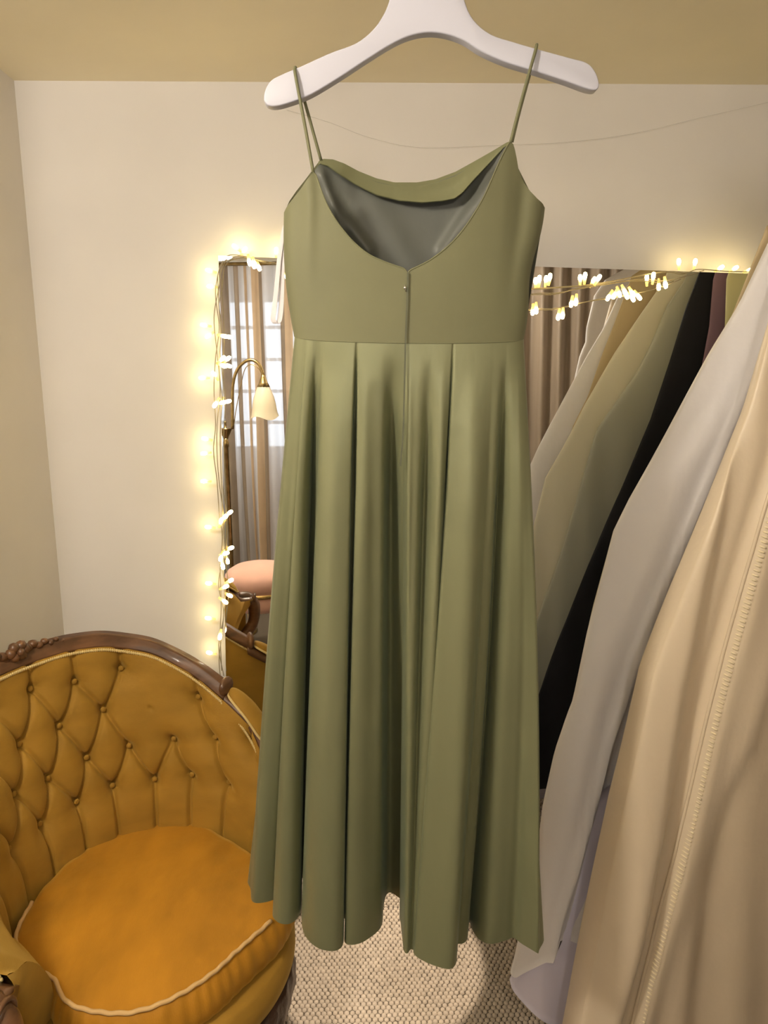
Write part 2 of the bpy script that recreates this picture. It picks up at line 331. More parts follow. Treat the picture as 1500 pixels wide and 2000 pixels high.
# straps: two on the left over the hanger, the right pair lies together
def strap(pts, r=.0021): MB().tube(catmull(pts, 6), r, 8).build('strap', BODICE, dr)
strap([at_y(612, 338, 1.062), at_y(600, 270, 1.064), at_y(587, 200, 1.066), at_y(577, 146, 1.067), at_y(576, 134, 1.073), at_y(577, 132, 1.081), at_y(579, 138, 1.092), at_y(590, 180, 1.098), at_y(608, 245, 1.108), at_y(627, 313, 1.118)])
strap([at_y(997, 279, 1.060), at_y(1012, 220, 1.062), at_y(1030, 155, 1.064), at_y(1045, 102, 1.067), at_y(1048, 90, 1.073), at_y(1048, 88, 1.081), at_y(1047, 94, 1.093), at_y(1033, 150, 1.098), at_y(1014, 220, 1.108), at_y(1000, 278, 1.118)])
# back zip, hook and eye
zp = [(796.5, 531), (795.5, 580), (793.5, 630), (792, 668), (790.5, 730), (789, 790), (787, 850), (782, 910)]
V = []
for x, y in catmull(zp, 6):
    for dx in (-1.6, 1.6): V.append(at_y(x+dx, y, YD-.0415 if y < 668 else YD-.0425))
o = mesh('zip', V, gridf(len(V)//2, 2), ZIP, dr, True); solid(o, .001); o['label'] = 'dark concealed zip down the centre back'
MB().ball(at_y(791, 562, YD-.0425), .0022, 8).tube([at_y(790, 556, YD-.0425), at_y(793, 570, YD-.0425)], .0008, 6).build('hook_and_eye', CHROME, o)
# hanging loop of white ribbon that slipped out at the left side
P = catmull([at_y(*p, 1.125) for p in [(566, 425), (556, 442), (550, 470), (544, 510), (539, 560), (534, 605), (532, 622), (537, 631), (544, 626), (548, 600), (550, 560), (551, 510), (553, 470), (558, 440), (568, 425)]], 6)
V = []
for k, p in enumerate(P):
    w_ = .0024+.0012*sin(pi*k/len(P)); V += [p+[-w_, .012*sin(pi*k/len(P)), 0], p+[w_, -.004+.012*sin(pi*k/len(P)), 0]]
o = mesh('hanging_loop', V, gridf(len(P), 2), RIBBON, dr); o['label'] = 'thin white ribbon loop hanging out at the side'; solid(o, .0006)
# skirt: the hem is a plan curve that folds back on itself; every warp line runs from the waist seam to its place on the hem
ZH = .575
hem = [(490, 1738, 577), (493, 1760, 580), (510, 1763, 584), (532, 1757, 592), (550, 1744, 597), (541, 1766, 599), (533, 1786, 601), (545, 1802, 604), (566, 1806, 608), (583, 1796, 612), (588, 1776, 614), (584, 1742, 617), (586, 1723, 619), (598, 1720, 624), (606, 1730, 627), (600, 1752, 630), (590, 1786, 634), (594, 1820, 641), (616, 1844, 656), (648, 1855, 676), (666, 1850, 689), (671, 1832, 696), (667, 1808, 697), (666, 1788, 698), (679, 1806, 699), (673, 1836, 701), (684, 1843, 707), (712, 1835, 722), (736, 1820, 737), (746, 1804, 747), (749, 1774, 755), (756, 1757, 763), (776, 1754, 780), (788, 1764, 789), (781, 1788, 792), (783, 1802, 794), (786, 1830, 800), (790, 1858, 813), (800, 1863, 834), (812, 1858, 852), (827, 1838, 868), (835, 1815, 880), (824, 1828, 884), (809, 1852, 887), (812, 1866, 890), (838, 1880, 903), (874, 1888, 925), (889, 1880, 945), (892, 1860, 958), (893, 1844, 965), (904, 1842, 972), (913, 1834, 978), (914, 1812, 986), (918, 1806, 990), (925, 1824, 993), (938, 1840, 997), (960, 1844, 1003), (986, 1834, 1009), (1002, 1828, 1013), (1020, 1842, 1017), (1051, 1862, 1022)]
H = np.array([np.append(at_z(x, y, ZH)[:2], w_) for x, y, w_ in hem])
H = catmull(H, 6); nf = len(H)
rw, lw = at_y(1022, 668, YD), at_y(577, 660, YD)
backp = catmull([[H[-1][0], H[-1][1]], [H[-1][0]+.012, H[-1][1]+.05], [.19, 1.20], [.15, 1.25], [.09, 1.22], [.04, 1.27], [-.02, 1.23], [-.08, 1.27], [-.13, 1.25], [H[0][0]-.004, H[0][1]+.03], [H[0][0], H[0][1]]], 8)[1:-1]
NR = 64; V = []
for i in range(NR):
    t = i/(NR-1)
    for k in range(nf):
        f = np.clip((H[k][2]-577)/(1022-577), 0, 1); wx, wy = waist(f); Wp = at_y(wx, wy, YD-.0385*prof(f)**.75)
        e = t**1.0; hx, hy = H[k][0], H[k][1]
        x = Wp[0]+(hx-Wp[0])*e; y = Wp[1]+(hy-Wp[1])*(t**1.12); z = Wp[2]+(ZH-Wp[2])*t
        x += .010*sin(pi*t)*f**6-.004*sin(pi*t)*(1-f)**6
        for wc in (697.0, 885.5):
            dw = H[k][2]-wc; g = exp_(-(dw/2.2)**2); o_ = min(1, t*6)*max(0, 1-t*.9)
            y += .022*g*o_; x += (1 if dw > 0 else -1)*.0026*min(1, t*5)*exp_(-(dw/14)**2)*max(0, 1-t*1.1)
        w_ = H[k][2]; am = t*(1-t)*4; on = min(1, max(0, t-.03)*5)
        for wv, sv, dv in ((767, 12, .042), (840, 10, .026), (990, 9, .026), (617, 7, .040), (716, 12, -.010), (868, 10, -.012), (930, 26, -.012), (660, 20, -.012), (800, 8, -.010), (1012, 6, -.010), (597, 5, -.008)):
            y += dv*on*exp_(-((w_-wv)/sv)**2)*max(0, 1-.62*t)
        y += am*t**.5*(.0030*sin(w_*.105+1.1)+.0030*sin(w_*.061+.5+2*t))*prof(f)
        V.append((x, y, z))
    for k, p in enumerate(backp):
        f = 1-(k+1)/(len(backp)+1); wx, wy = waist(f); Wp = at_y(wx, wy, YD+.05*prof(f)); z = Wp[2]+(ZH-Wp[2])*t
        V.append((Wp[0]+(p[0]-Wp[0])*t, Wp[1]+(p[1]-Wp[1])*t, z))
o = mesh('skirt', V, gridf(NR, nf+len(backp), True), SATIN, dr); solid(o, .001)
# waist seam
MB().tube([at_y(*waist(f), YD-.0392*prof(f)**.75-.0004) for f in np.linspace(.01, .99, 60)], .0005, 5).build('waist_seam', BODICE, dr)

# ------------------------------------------------------------------ tub chair
CX, CY = -.44, 1.42
chair = thing('tub_chair', 'mustard velvet buttoned tub chair with carved walnut frame, in the corner', 'chair', (CX, CY, 0))
def az(th): return radians(150-th)
def flare(th, r): # the near arm swings outwards
    q = np.clip((-np.asarray(th, float)-72)/34, 0, 1); return .105*q*q*(3-2*q)*np.clip((np.asarray(r, float)-.25)/.11, 0, 1)
def pol(th, r, z): r = float(r+flare(th, r)); return np.array([CX+r*cos(az(th)), CY+r*sin(az(th)), z])
HT = [(0, .890), (19, .893), (33, .886), (51, .853), (66, .798), (78, .743), (90, .690), (97, .630), (105, .55)]
_hs = np.array(HT); _ta = np.linspace(0, 105, 106); _raw = np.interp(_ta, _hs[:, 0], _hs[:, 1]); _k = np.exp(-(np.arange(-8, 9)/4.)**2); _k /= _k.sum()
_sm = np.convolve(np.pad(_raw, 8, mode='reflect', reflect_type='odd'), _k, 'valid'); _sm[:8] = _sm[8]
def hh(th): return np.interp(np.abs(th), _ta, _sm)+.085*np.clip((-np.asarray(th, float)-78)/24, 0, 1)
R = .365
btn = [(4.2, .88), (20.8, .85), (38.5, .89), (12.2, .68), (30.2, .70), (49.2, .73), (67.8, .87), (21.2, .50), (39, .52), (57.8, .58), (75.5, .70), (91.5, .87), (4, .48), (30.5, .34), (48.8, .35), (65.5, .41), (83, .47), (-12.2, .50), (14.5, .32), (-3.2, .31), (-20.8, .31),
       (-13, .86), (-5, .68), (-22, .69), (-30, .86), (-30, .50), (-39, .69), (-39, .33), (-48, .87), (-48, .52), (-57, .70), (-57, .37), (-68, .87), (-66, .55), (-76, .70), (-75, .42), (-91, .87), (-86, .58)]
hole = 5
Bn = np.array(btn); met = lambda th, s: np.stack([np.radians(th)*.30, s*.47], -1)
seg = []
for i in range(len(Bn)):
    for j in range(i+1, len(Bn)):
        dt, ds = abs(Bn[i, 0]-Bn[j, 0]), abs(Bn[i, 1]-Bn[j, 1])
        if 5 < dt < 13.5 and .10 < ds < .25 and hole not in (i, j): seg.append((Bn[i], Bn[j], 1.0))
for b in Bn:
    if b[1] > .84: seg.append((b, (b[0]-.3, 1.02), .8))
    low = [c for c in Bn if abs(c[0]-b[0]) < 12 and c[1] < b[1]-.08]
    if b[1] < .5 and not low: seg.append((b, (b[0]*.99+.4, -.02), 1.1))
def arm_end(TH, SS): return np.where(TH < -60, -60+(TH+60)*(29+18*np.clip(SS, 0, 1))/47, TH)   # the near arm leans forward towards its top
def tuft(TH, SS):
    M = met(TH, SS); d = np.zeros(TH.shape)
    for k, b in enumerate(Bn):
        q = met(np.array(b[0]), np.array(b[1])); r2 = ((M-q)**2).sum(-1)
        d += (.017*np.exp(-r2/.0115**2)+.014*np.exp(-r2/.034**2)) if k != hole else .006*np.exp(-r2/.006**2)
    c = np.zeros(TH.shape)
    for a, b, am in seg:
        p, q = met(np.array(a[0]), np.array(a[1])), met(np.array(b[0]), np.array(b[1])); v = q-p
        s = np.clip(((M-p)@v)/(v@v), 0, 1); r2 = ((M-p-s[..., None]*v)**2).sum(-1)
        c = np.maximum(c, am*(.0115*np.exp(-r2/.0045**2)+.005*np.exp(-r2/.018**2)))
    return d+c
def inner_r(SS, TH=0.0):
    r0 = .262-.026*np.clip((-np.asarray(TH, float)-66)/14, 0, 1); return r0+(.335-r0)*np.clip(SS, 0, 1)**.9
th = np.linspace(-107, 101, 430); ss = np.linspace(0, 1, 150); TH, SS = np.meshgrid(th, ss); TH = arm_end(TH, SS)
zb_ = .35; ztop = hh(TH)-.030; rr = inner_r(SS, TH)-.016*np.sin(pi*np.clip(SS, 0, 1))**.6+tuft(TH, SS); zz = zb_+(ztop-zb_)*SS; rr = rr+flare(TH, rr)
AZ = np.radians(150-TH)
V = np.stack([CX+rr*np.cos(AZ), CY+rr*np.sin(AZ), zz], -1).reshape(-1, 3)
back = mesh('buttoned_back', V, gridf(150, 430, flip=True), VELVET, chair)
for k, (bt, bs) in enumerate(btn):
    if k == hole: continue
    r = inner_r(np.array(bs), bt)-.016*sin(pi*bs)**.6+.0275; z = zb_+(hh(bt)-.030-zb_)*bs; a = az(bt)
    MB().ball(pol(bt, r, z), np.array([.0035, .0068, .0068]), 10, axes=[[cos(a), sin(a), 0], [-sin(a), cos(a), 0], [0, 0, 1]]).build('button', VELVET, back)
# outside back
th2 = np.linspace(-107, 101, 120); V = []
for s in np.linspace(0, 1, 14):
    for a in th2: V.append(pol(a, .335+.028*s-.006*sin(pi*s)*0, .25+(hh(a)-.035-.25)*s))
mesh('outside_back', V, gridf(14, 120), VELVET, chair)
for a, e_ in ((-107, 1), (101, 0)):   # fabric closing the front of each arm
    V = []
    for s_ in np.linspace(0, 1, 14):
        a = float(arm_end(np.array(-107.), np.array(s_))) if e_ else 101
        ri = float(inner_r(np.array(s_), a)-.016*sin(pi*s_)**.6); ro = .335+.028*s_; zi = zb_+(float(hh(a))-.030-zb_)*s_
        for k in np.linspace(0, 1, 7): V.append(pol(a-(4*sin(pi*k) if a < 0 else -4*sin(pi*k)), ri+(ro-ri)*k, zi))
    mesh('arm_front', V, gridf(14, 7), VELVET, chair)
# moulded walnut rail
def rail_sweep(t0, t1, profile, n=110, dz=0.0, dr_=0.0):
    V = []; ts = np.linspace(t0, t1, n); m = len(profile)
    for a in ts:
        for (pr, pz) in profile: V.append(pol(a, R+pr+dr_, hh(a)+pz+dz))
    return V, gridf(n, m, True)+[list(range(m))[::-1], list(range((n-1)*m, n*m))]
prf = [(-.026, -.034), (-.029, -.026), (-.024, -.023), (-.026, -.016), (-.018, -.013), (-.019, -.005), (-.010, -.001), (-.002, -.004), (.006, -.001), (.014, -.006), (.012, -.012), (.018, -.018), (.014, -.034)]
V, F = rail_sweep(-79, 79, prf, 140); mesh('top_rail', V, F, WOOD, chair)
V, F = rail_sweep(77, 99, [(-.022, -.050), (-.026, -.036), (-.016, -.024), (.012, -.024), (.020, -.036), (.016, -.050)], 30); mesh('arm_rail', V, F, WOOD, chair)
V, F = rail_sweep(-110.5, -77, [(-.022, -.050), (-.026, -.036), (-.016, -.024), (.012, -.024), (.020, -.036), (.016, -.050)], 30); mesh('arm_rail', V, F, WOOD, chair)
# gimp braid: beads along the inner edge of the rail
def braid(ts, fr, fz, parent):
    b = MB(); P = np.array([pol(a, fr(a), fz(a)) for a in ts]); L = np.r_[0, np.cumsum(np.linalg.norm(np.diff(P, axis=0), axis=1))]
    k = int(L[-1]/.0048)
    for i in range(k):
        q = [np.interp((i+.5)*.0048, L, P[:, c_]) for c_ in range(3)]; b.ball(q, np.array([.0030, .0030, .0042]), 6)
    b.tube(P, .0022, 6); o = b.build('gimp_braid', GIMP, parent); o['kind'] = 'stuff'
braid(np.linspace(-105, 98, 200), lambda a: R-.033, lambda a: hh(a)-.036-(.012 if abs(a) > 79 else 0), chair)
braid(np.linspace(-105, 98, 200), lambda a: R+.004, lambda a: hh(a)-.040, chair)
for sg in (1, -1):
    # upholstered arm pad with braid, wooden bracket at its head, scroll and front post
    ea = 97 if sg > 0 else 104
    m = 14; V = []; ts = np.linspace(80*sg, ea*sg, 26)
    for i, a in enumerate(ts):
        e = sqrt(max(0, 1-(2*i/25-1)**2))**.6
        for k in range(m):
            c_ = 2*pi*k/m; V.append(pol(a, R-.003+.025*e*cos(c_), hh(a)-.014+(.020*e*sin(c_) if sin(c_) > 0 else .012*e*sin(c_))))
    pad = mesh('arm_pad', V, gridf(26, m, True, flip=sg > 0), VELVET, chair)
    b = MB(); ring_ = [pol(a, R-.003+.026*sqrt(max(0, 1-(2*i/25-1)**2))**.6, hh(a)-.016) for i, a in enumerate(ts)]+[pol(a, R-.003-.026*sqrt(max(0, 1-(2*i/25-1)**2))**.6, hh(a)-.016) for i, a in reversed(list(enumerate(ts)))]
    b.tube(ring_+[ring_[0]], .0032, 6); b.build('pad_braid', GIMP, pad)
    b = MB(); a0 = 78.5*sg
    b.ball(pol(a0, R-.003, hh(a0)-.010), np.array([.030, .012, .024]), 12, axes=[[cos(az(a0)), sin(az(a0)), 0], [-sin(az(a0)), cos(az(a0)), 0], [0, 0, 1]])
    b.build('pad_bracket', WOOD, chair)
    he = float(hh(ea*sg)); pts = [pol(ea*sg, R-.003, he-.038), pol((ea+4)*sg, R+.001, he-.045), pol((ea+7)*sg, R, he-.075), pol((ea+6)*sg, R-.008, .50), pol((99 if sg > 0 else 103)*sg, R-.022, .43), pol(95*sg, R-.034, .36), pol(92*sg, R-.040, .28), pol(91*sg, R-.044, .22)]
    MB().tube(catmull(pts, 6), np.interp(np.linspace(0, 1, 43), [0, .15, .4, .8, 1], [.022, .027, .022, .020, .022]), 12).build('arm_post', WOOD, chair)
    cz = pol((ea+4.5)*sg, R+.001, he-.050); sp = []
    tng = np.array([-sin(az((ea+4)*sg)), cos(az((ea+4)*sg)), 0])
    for q in np.linspace(0, 4.2*pi, 40): sp.append(cz-tng*sg*.026*1+np.array([cos(az((ea+4)*sg)), sin(az((ea+4)*sg)), 0])*(.024*(1-q/15.)*cos(q))+np.array([0, 0, .024*(1-q/15.)*sin(q)]))
    MB().tube(sp, .0045, 6).build('scroll', WOOD, chair)
# carved flower cresting
b = MB(); cc = pol(0.5, R-.012, hh(0)+.004); out_ = -np.array([cos(az(0)), sin(az(0)), 0]); lat = np.array([-sin(az(0)), cos(az(0)), 0])
for k in range(6):
    q = k*pi/3; b.ball(cc+lat*.017*cos(q)+np.array([0, 0, .012*sin(q)])+out_*.010, np.array([.012, .013, .012]), 9)
b.ball(cc+out_*.020, .009, 9)
for sg in (1, -1):
    for i in range(7):
        d = .032+i*.014; b.ball(pol(sg*np.degrees(d/R), R-.014, hh(0)+.002-.0012*i+(.006 if i % 2 else 0)), np.array([.013-.0012*i]*2+[.010-.0009*i]), 8)
b.build('carved_flower', WOOD, chair)
# loose seat cushion, T-shaped round the arms
ct = [(-12, .262), (4, .279), (18, .262), (30, .240), (61, .247), (77, .274), (96, .303), (112, .300), (127, .283), (141, .267), (160, .250), (181, .243), (199, .250), (214, .243), (224, .240), (231, .226), (239, .225), (247, .246), (252, .256), (257, .262), (277, .274), (286, .270), (300, .257), (323, .240), (335, .244), (348, .262)]
ca = np.array([a for a, r in ct]+[ct[0][0]+360]); cr = np.array([r for a, r in ct]+[ct[0][1]])
NA = 300; A_ = np.linspace(-12, 348, NA, endpoint=False); CR = np.interp(A_, ca, cr)
kk = np.exp(-(np.arange(-6, 7)/2.5)**2); kk /= kk.sum(); CR = np.convolve(np.pad(CR, 6, mode='wrap'), kk, 'valid')
isf = np.clip(np.minimum((A_-195)/25, 1), 0, 1)+np.clip((20-A_)/15, 0, 1)*(A_ < 20); isf = np.clip(isf, 0, 1)
V = []; ZS = .405
rings = [(.02, 0), (.15, 0), (.3, 0), (.45, 0), (.6, 0), (.72, 0), (.82, 0), (.90, 0), (.96, 0), (1.0, 0)]
for q, _ in rings:
    for a, r in zip(A_, CR):
        z = ZS+.020*(1-q**2.2)+.0015*sin(a*.35)*q**3+.002*sin(7*q+radians(a)*3)*q*(1-q)
        V.append((CX+q*r*cos(radians(a)), CY+q*r*sin(radians(a)), z))
for dr2, z in [(.007, -.008), (.015, -.022), (.020, -.040), (.020, -.058), (.013, -.076), (0, -.088)]:
    for a, r, s in zip(A_, CR, isf):
        w_ = .0022*sin(radians(a)*58+2*sin(radians(a)*7))*s*(1 if z > -.03 else .35)
        V.append((CX+(r+dr2*s+w_)*cos(radians(a)), CY+(r+dr2*s+w_)*sin(radians(a)), ZS+z))
cush = mesh('seat_cushion', V, gridf(len(rings)+6, NA, True, flip=False)+[list(range(NA))[::-1]], VELVETSEAT, chair)
fr = [(a, r) for a, r in zip(A_, CR) if 176 < a < 347]
MB().tube([(CX+(r+.002)*cos(radians(a)), CY+(r+.002)*sin(radians(a)), ZS+.001+.0012*sin(a*.9)) for a, r in fr], .0042, 8).build('piping', PIPE, cush)
# seat base: upholstered band and carved rail
def base_r(a):
    d = abs((a-330+180) % 360-180); return np.interp(d, [0, 40, 75, 95, 130, 180], [.285, .292, .312, .322, .330, .335])
def band(name, m_, z0, z1, bulge, dr3, carve=0):
    V = []; n = 240; ks = np.linspace(0, 1, 9)
    for k in ks:
        for i in range(n):
            a = i*360/n; r = base_r(a)+dr3+bulge*sin(pi*k)+carve*(sin(radians(a)*36)*sin(2*pi*k)+.6*sin(radians(a)*18))
            V.append((CX+r*cos(radians(a)), CY+r*sin(radians(a)), z0+(z1-z0)*k))
    return mesh(name, V, gridf(9, n, True)+[list(range(n))[::-1], list(range(8*n, 9*n))], m_, chair)
band('seat_band', VELVET, .245, .322, .012, -.008)
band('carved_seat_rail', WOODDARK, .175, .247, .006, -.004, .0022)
for a, big in ((61, 1), (239, 1), (118, 0), (182, 0)):
    r = base_r(a)-.022; c_, s_ = cos(radians(a)), sin(radians(a))
    pts = [(r-.012, .235), (r+.012, .20), (r+.026, .16), (r+.020, .11), (r+.004, .065), (r+.004, .035), (r+.016, .014), (r+.020, .004)]
    MB().tube(catmull([(CX+q*c_, CY+q*s_, z) for q, z in pts], 5), np.interp(np.linspace(0, 1, 36), [0, .2, .45, .7, .85, 1], [.024, .032, .022, .014, .016, .019]), 12).build('leg', WOODDARK, chair)

# ------------------------------------------------------------------ gowns on the rail at the right
def gown(root, name, m_, left, right, y0, tt, tb, front=(), zb=None, rows=70, n=160, lean=0.0, waves=()):
    """left/right: outline [(x, z)] from the top down; front: [(line [(x, z)], amount, width, kind)] folds along those lines on the near face"""
    left = np.array(left); right = np.array(right); zt, z1 = left[0, 1], left[-1, 1]; V = []
    ev = lambda P, z: np.interp(-z, -P[:, 1], P[:, 0])
    for i in range(rows):
        q = i/(rows-1); z = zt+(z1-zt)*q
        for k in range(n):
            a = 2*pi*k/n; u = (1-cos(a))/2; xl, xr_ = ev(left, z), ev(right, z); x = xl+(xr_-xl)*u
            zz_ = z if zb is None else max(z, 0) if False else zt+(z1+zb(x)-zt)*q
            T = tt+(tb-tt)*q; s = sin(a); y = y0-lean*q-T*np.sign(s)*abs(s)**.55
            if s > 0:
                for line, am, wd, kind in front:
                    xc = ev(np.array(line), z); g = (x-xc)/wd
                    y -= am*min(1, .25+q)*(np.exp(-g*g) if kind == 'ridge' else .5*(1-np.tanh(g)))
            for am, fq, ph in waves: y += am*q*sin(fq*x+ph+2*z)*(1 if s > 0 else .8)
            zz_ += .10*(1-q)**5*(1-abs(2*u-1)**1.6)
            V.append((x, y, zz_))
    return mesh(name, V, gridf(rows, n, True)+[list(range(n)), list(range((rows-1)*n, rows*n))[::-1]], m_, root)
RAILX, RAILZ = 1.10, 1.985
def hang(root, m_, y, z0, xs_=(1.02, 1.18)):
    for x in xs_: MB().tube([(x, y, z0-.05), (x+(RAILX-x)*.4, y, z0+.07), (RAILX+(-.03 if x < RAILX else .03), y, RAILZ-.02), (RAILX+(-.021 if x < RAILX else .021), y, RAILZ+.010), (RAILX, y, RAILZ+.021)], .004, 6).build('shoulder_strap', m_, root)
def px_line(pts, y): return [tuple(at_y(*p, y)[[0, 2]]) for p in pts]
def mir_line(pts, y): return [tuple(mirrored(*p, y)[[0, 2]]) for p in pts]
G = 'gowns on the rail at the right'
# champagne gown, nearest
YC = 1.315
GX = (.9, YC, .02)
g1 = thing('champagne_gown', 'champagne satin gown with a piped, button-looped seam, nearest at the right edge', 'gown', GX, G)
lc = px_line([(1550, 480), (1520, 570), (1452, 800), (1380, 980), (1310, 1150), (1250, 1300), (1190, 1550), (1160, 1700), (1130, 1850), (1100, 2000), (1082, 2085)], YC)
seam_px = [(1560, 900), (1500, 1085), (1420, 1365), (1350, 1645), (1300, 1830), (1255, 1990), (1200, 2200)]
YS = YC-.09
band_l = px_line([(1530, 480), (1445, 1000), (1405, 1150), (1350, 1400), (1310, 1650), (1265, 1850), (1225, 2000), (1160, 2250)], YC-.09)
sm = px_line(seam_px, YS)
f2 = px_line([(1600, 1200), (1500, 1480), (1440, 1600), (1400, 1750), (1370, 2000), (1340, 2250)], YS)
gown(g1, 'gown_body', CHAMP, lc, [(1.38, lc[0][1]), (1.40, 1.2), (1.42, .6), (1.43, lc[-1][1])], YC, .026, .036,
     front=[(band_l, .050, .012, 'step'), ([(x-.012, z) for x, z in sm], -.022, .016, 'ridge'), ([(x+.02, z) for x, z in sm], .022, .030, 'ridge'), (f2, .020, .010, 'step')], waves=((.006, 31, .4), (.004, 55, 1.2)))
zt = lc[0][1]
def face_y(x, z, off=.0): return None
# the seam piping and its loops lie on the near face: find the face by a ray cast on the built mesh
bpy.context.view_layer.update()
gb = g1.children[0]; dg = bpy.context.evaluated_depsgraph_get()
from mathutils.bvhtree import BVHTree
bv = BVHTree.FromObject(gb, dg)
def on_face(x, z):
    h = bv.ray_cast(Vector((x-.9, -2.0, z-.02)), Vector((0, 1, 0))); return np.array(h[0])+[.9, YC, .02] if h[0] is not None else np.array([x, YS, z])
P = [on_face(*q) for q in catmull(sm, 10)]
P = [p for p in P if p[2] < lc[0][1] and p[2] > lc[-1][1]]
sp_ = MB().tube([p+[0, -.002, 0] for p in P], .0032, 8).build('seam_piping', CHAMP, g1)
b = MB(); L = np.r_[0, np.cumsum(np.linalg.norm(np.diff(np.array(P), axis=0), axis=1))]
for i in range(int(L[-1]/.0085)):
    q = np.array([np.interp((i+.5)*.0085, L, np.array(P)[:, c_]) for c_ in range(3)]); q2 = on_face(q[0]+.016, q[2]-.003)
    b.tube([q+[.006, -.002, 0], (q+q2)/2+[.003, -.005, 0], q2+[0, -.002, 0]], .0019, 5)
o = b.build('button_loops', STITCH, g1); o['kind'] = 'stuff'
hang(g1, CHAMP, YC, lc[0][1])
# white gown
YW = 1.405
g2 = thing('white_gown', 'white satin gown with pale lining at its hem painted with a lilac daylight cast, second in the row from the camera', 'gown', (.85, YW, .02), G)
YWF = YW-.012
lw_ = px_line([(1512, 465), (1450, 600), (1391, 700), (1312, 850), (1233, 1000), (1203, 1065), (1182, 1150), (1150, 1270), (1120, 1410), (1085, 1500), (1062, 1600), (1052, 1690), (1030, 1780), (1000, 1890)], YWF)
rdg = px_line([(1560, 560), (1380, 1010), (1290, 1215), (1205, 1480), (1145, 1685), (1102, 1830), (1080, 1900)], YWF-.03)
fl1 = px_line([(1510, 620), (1400, 840), (1320, 960), (1210, 1240), (1150, 1420), (1110, 1600), (1060, 1800)], YWF)
gown(g2, 'gown_body', WHITE_SATIN, lw_, [(1.30, lw_[0][1]), (1.32, 1.2), (1.34, lw_[-1][1])], YW, .022, .030,
     front=[(rdg, .020, .010, 'ridge'), ([(x+.03, z) for x, z in rdg], -.02, .02, 'ridge'), (fl1, .016, .035, 'ridge')], waves=((.006, 37, .2), (.004, 21, 2)), zb=lambda x: -.035*np.clip((x-.29)/.03, 0, 1)+.10*np.clip((x-.31)/.10, 0, 1))
ll = px_line([(1120, 1600), (1085, 1720), (1040, 1810), (1003, 1890), (999, 1903)], YWF+.02)
rl = [(.62, ll[0][1]), (.62, ll[-1][1])]
gown(g2, 'lining', LAV, ll, rl, YW+.01, .02, .045, zb=lambda x: -.095*np.clip((x-.29)/.11, 0, 1.5)**.8, rows=24, waves=((.006, 60, 1),))['label'] = 'pale lining hanging below the hem, its lilac daylight cast painted in'
hang(g2, WHITE_SATIN, YW, lw_[0][1])
# those beyond it, seen in the mirror
def mgown(name, label, m_, y, pts, ztop, zend=None, xr=1.24, thick=.016, fl_=.8, wv=((.004, 40, .3), (.003, 75, 1))):
    pts = mir_line(pts, y); x0, z0 = pts[0]; pts = [(x0+(ztop-z0)*.25, ztop)]+pts
    if zend is not None: x1, z1 = pts[-1]; x2, z2 = pts[-2]; pts.append((x1+(zend-z1)*(x1-x2)/(z1-z2)*fl_, zend))
    g = thing(name, label, 'gown', (.9, y, .02), G)
    gown(g, 'gown_body', m_, pts, [(xr, pts[0][1]), (xr+.04, pts[-1][1])], y, thick*.8, thick, waves=wv, rows=60, n=120); hang(g, m_, y, pts[0][1]); return g
mgown('tan_gown', 'tan silk gown reflected in the mirror beside the bright white one', TAN, 1.452, [(1232, 544), (1200, 630), (1173, 700), (1148, 774), (1116, 838)], 1.74, .80, thick=.009, fl_=-.1, wv=((.002, 40, .3),))
mgown('cream_gown', 'cream organza gown reflected between the tan and grey sage gowns', CREAMSILK, 1.512, [(1298, 547), (1244, 624), (1199, 691), (1142, 790), (1110, 854), (1065, 934), (1039, 1040)], 1.76, .22, thick=.014)
mgown('sage_gown', 'grey sage satin gown reflected in the mirror next to the black one', SAGE, 1.548, [(1340, 544), (1302, 598), (1276, 662), (1244, 726), (1199, 790), (1164, 841), (1142, 918), (1119, 998), (1090, 1097), (1045, 1220)], 1.76, .20, thick=.016)
gb_ = mgown('black_gown', 'long black crepe gown reflected in the mirror', BLACK, 1.60, [(1365, 535), (1340, 600), (1310, 700), (1270, 820), (1215, 950), (1150, 1100), (1090, 1250), (1040, 1390), (1010, 1480), (1000, 1535)], 1.76, None)
mgown('mauve_dress', 'straight mauve crepe dress reflected at the right of the black gown', MAUVE, 1.63, [(1393, 545), (1385, 640), (1362, 760)], 1.76, .75, thick=.012)
mgown('straw_dress', 'pale straw yellow chiffon dress reflected at the mirror\'s right edge', MINT, 1.67, [(1419, 545), (1416, 640), (1412, 720)], 1.76, .70, thick=.012)
mgown('bright_white_gown', 'bright white gown at the left end of the row reflected in the mirror', WHITE_SATIN, .74, [(1193, 531), (1161, 576), (1143, 649), (1146, 662), (1132, 694), (1119, 752), (1097, 790), (1068, 886), (1033, 982), (1015, 1080)], 1.80, .12, xr=1.36, thick=.03)
rl_ = thing('garment_rail', 'steel garment rail hung from the ceiling, carrying the gowns at the right', 'rail', (RAILX, .67, RAILZ))
MB().tube([(RAILX, .64, RAILZ), (RAILX, YB-.002, RAILZ)], .0155, 12).build('rail_bar', CHROME, rl_)
MB().tube([(RAILX, .67, RAILZ), (RAILX, .67, CEIL)], .008, 10).build('ceiling_bracket', CHROME, rl_)

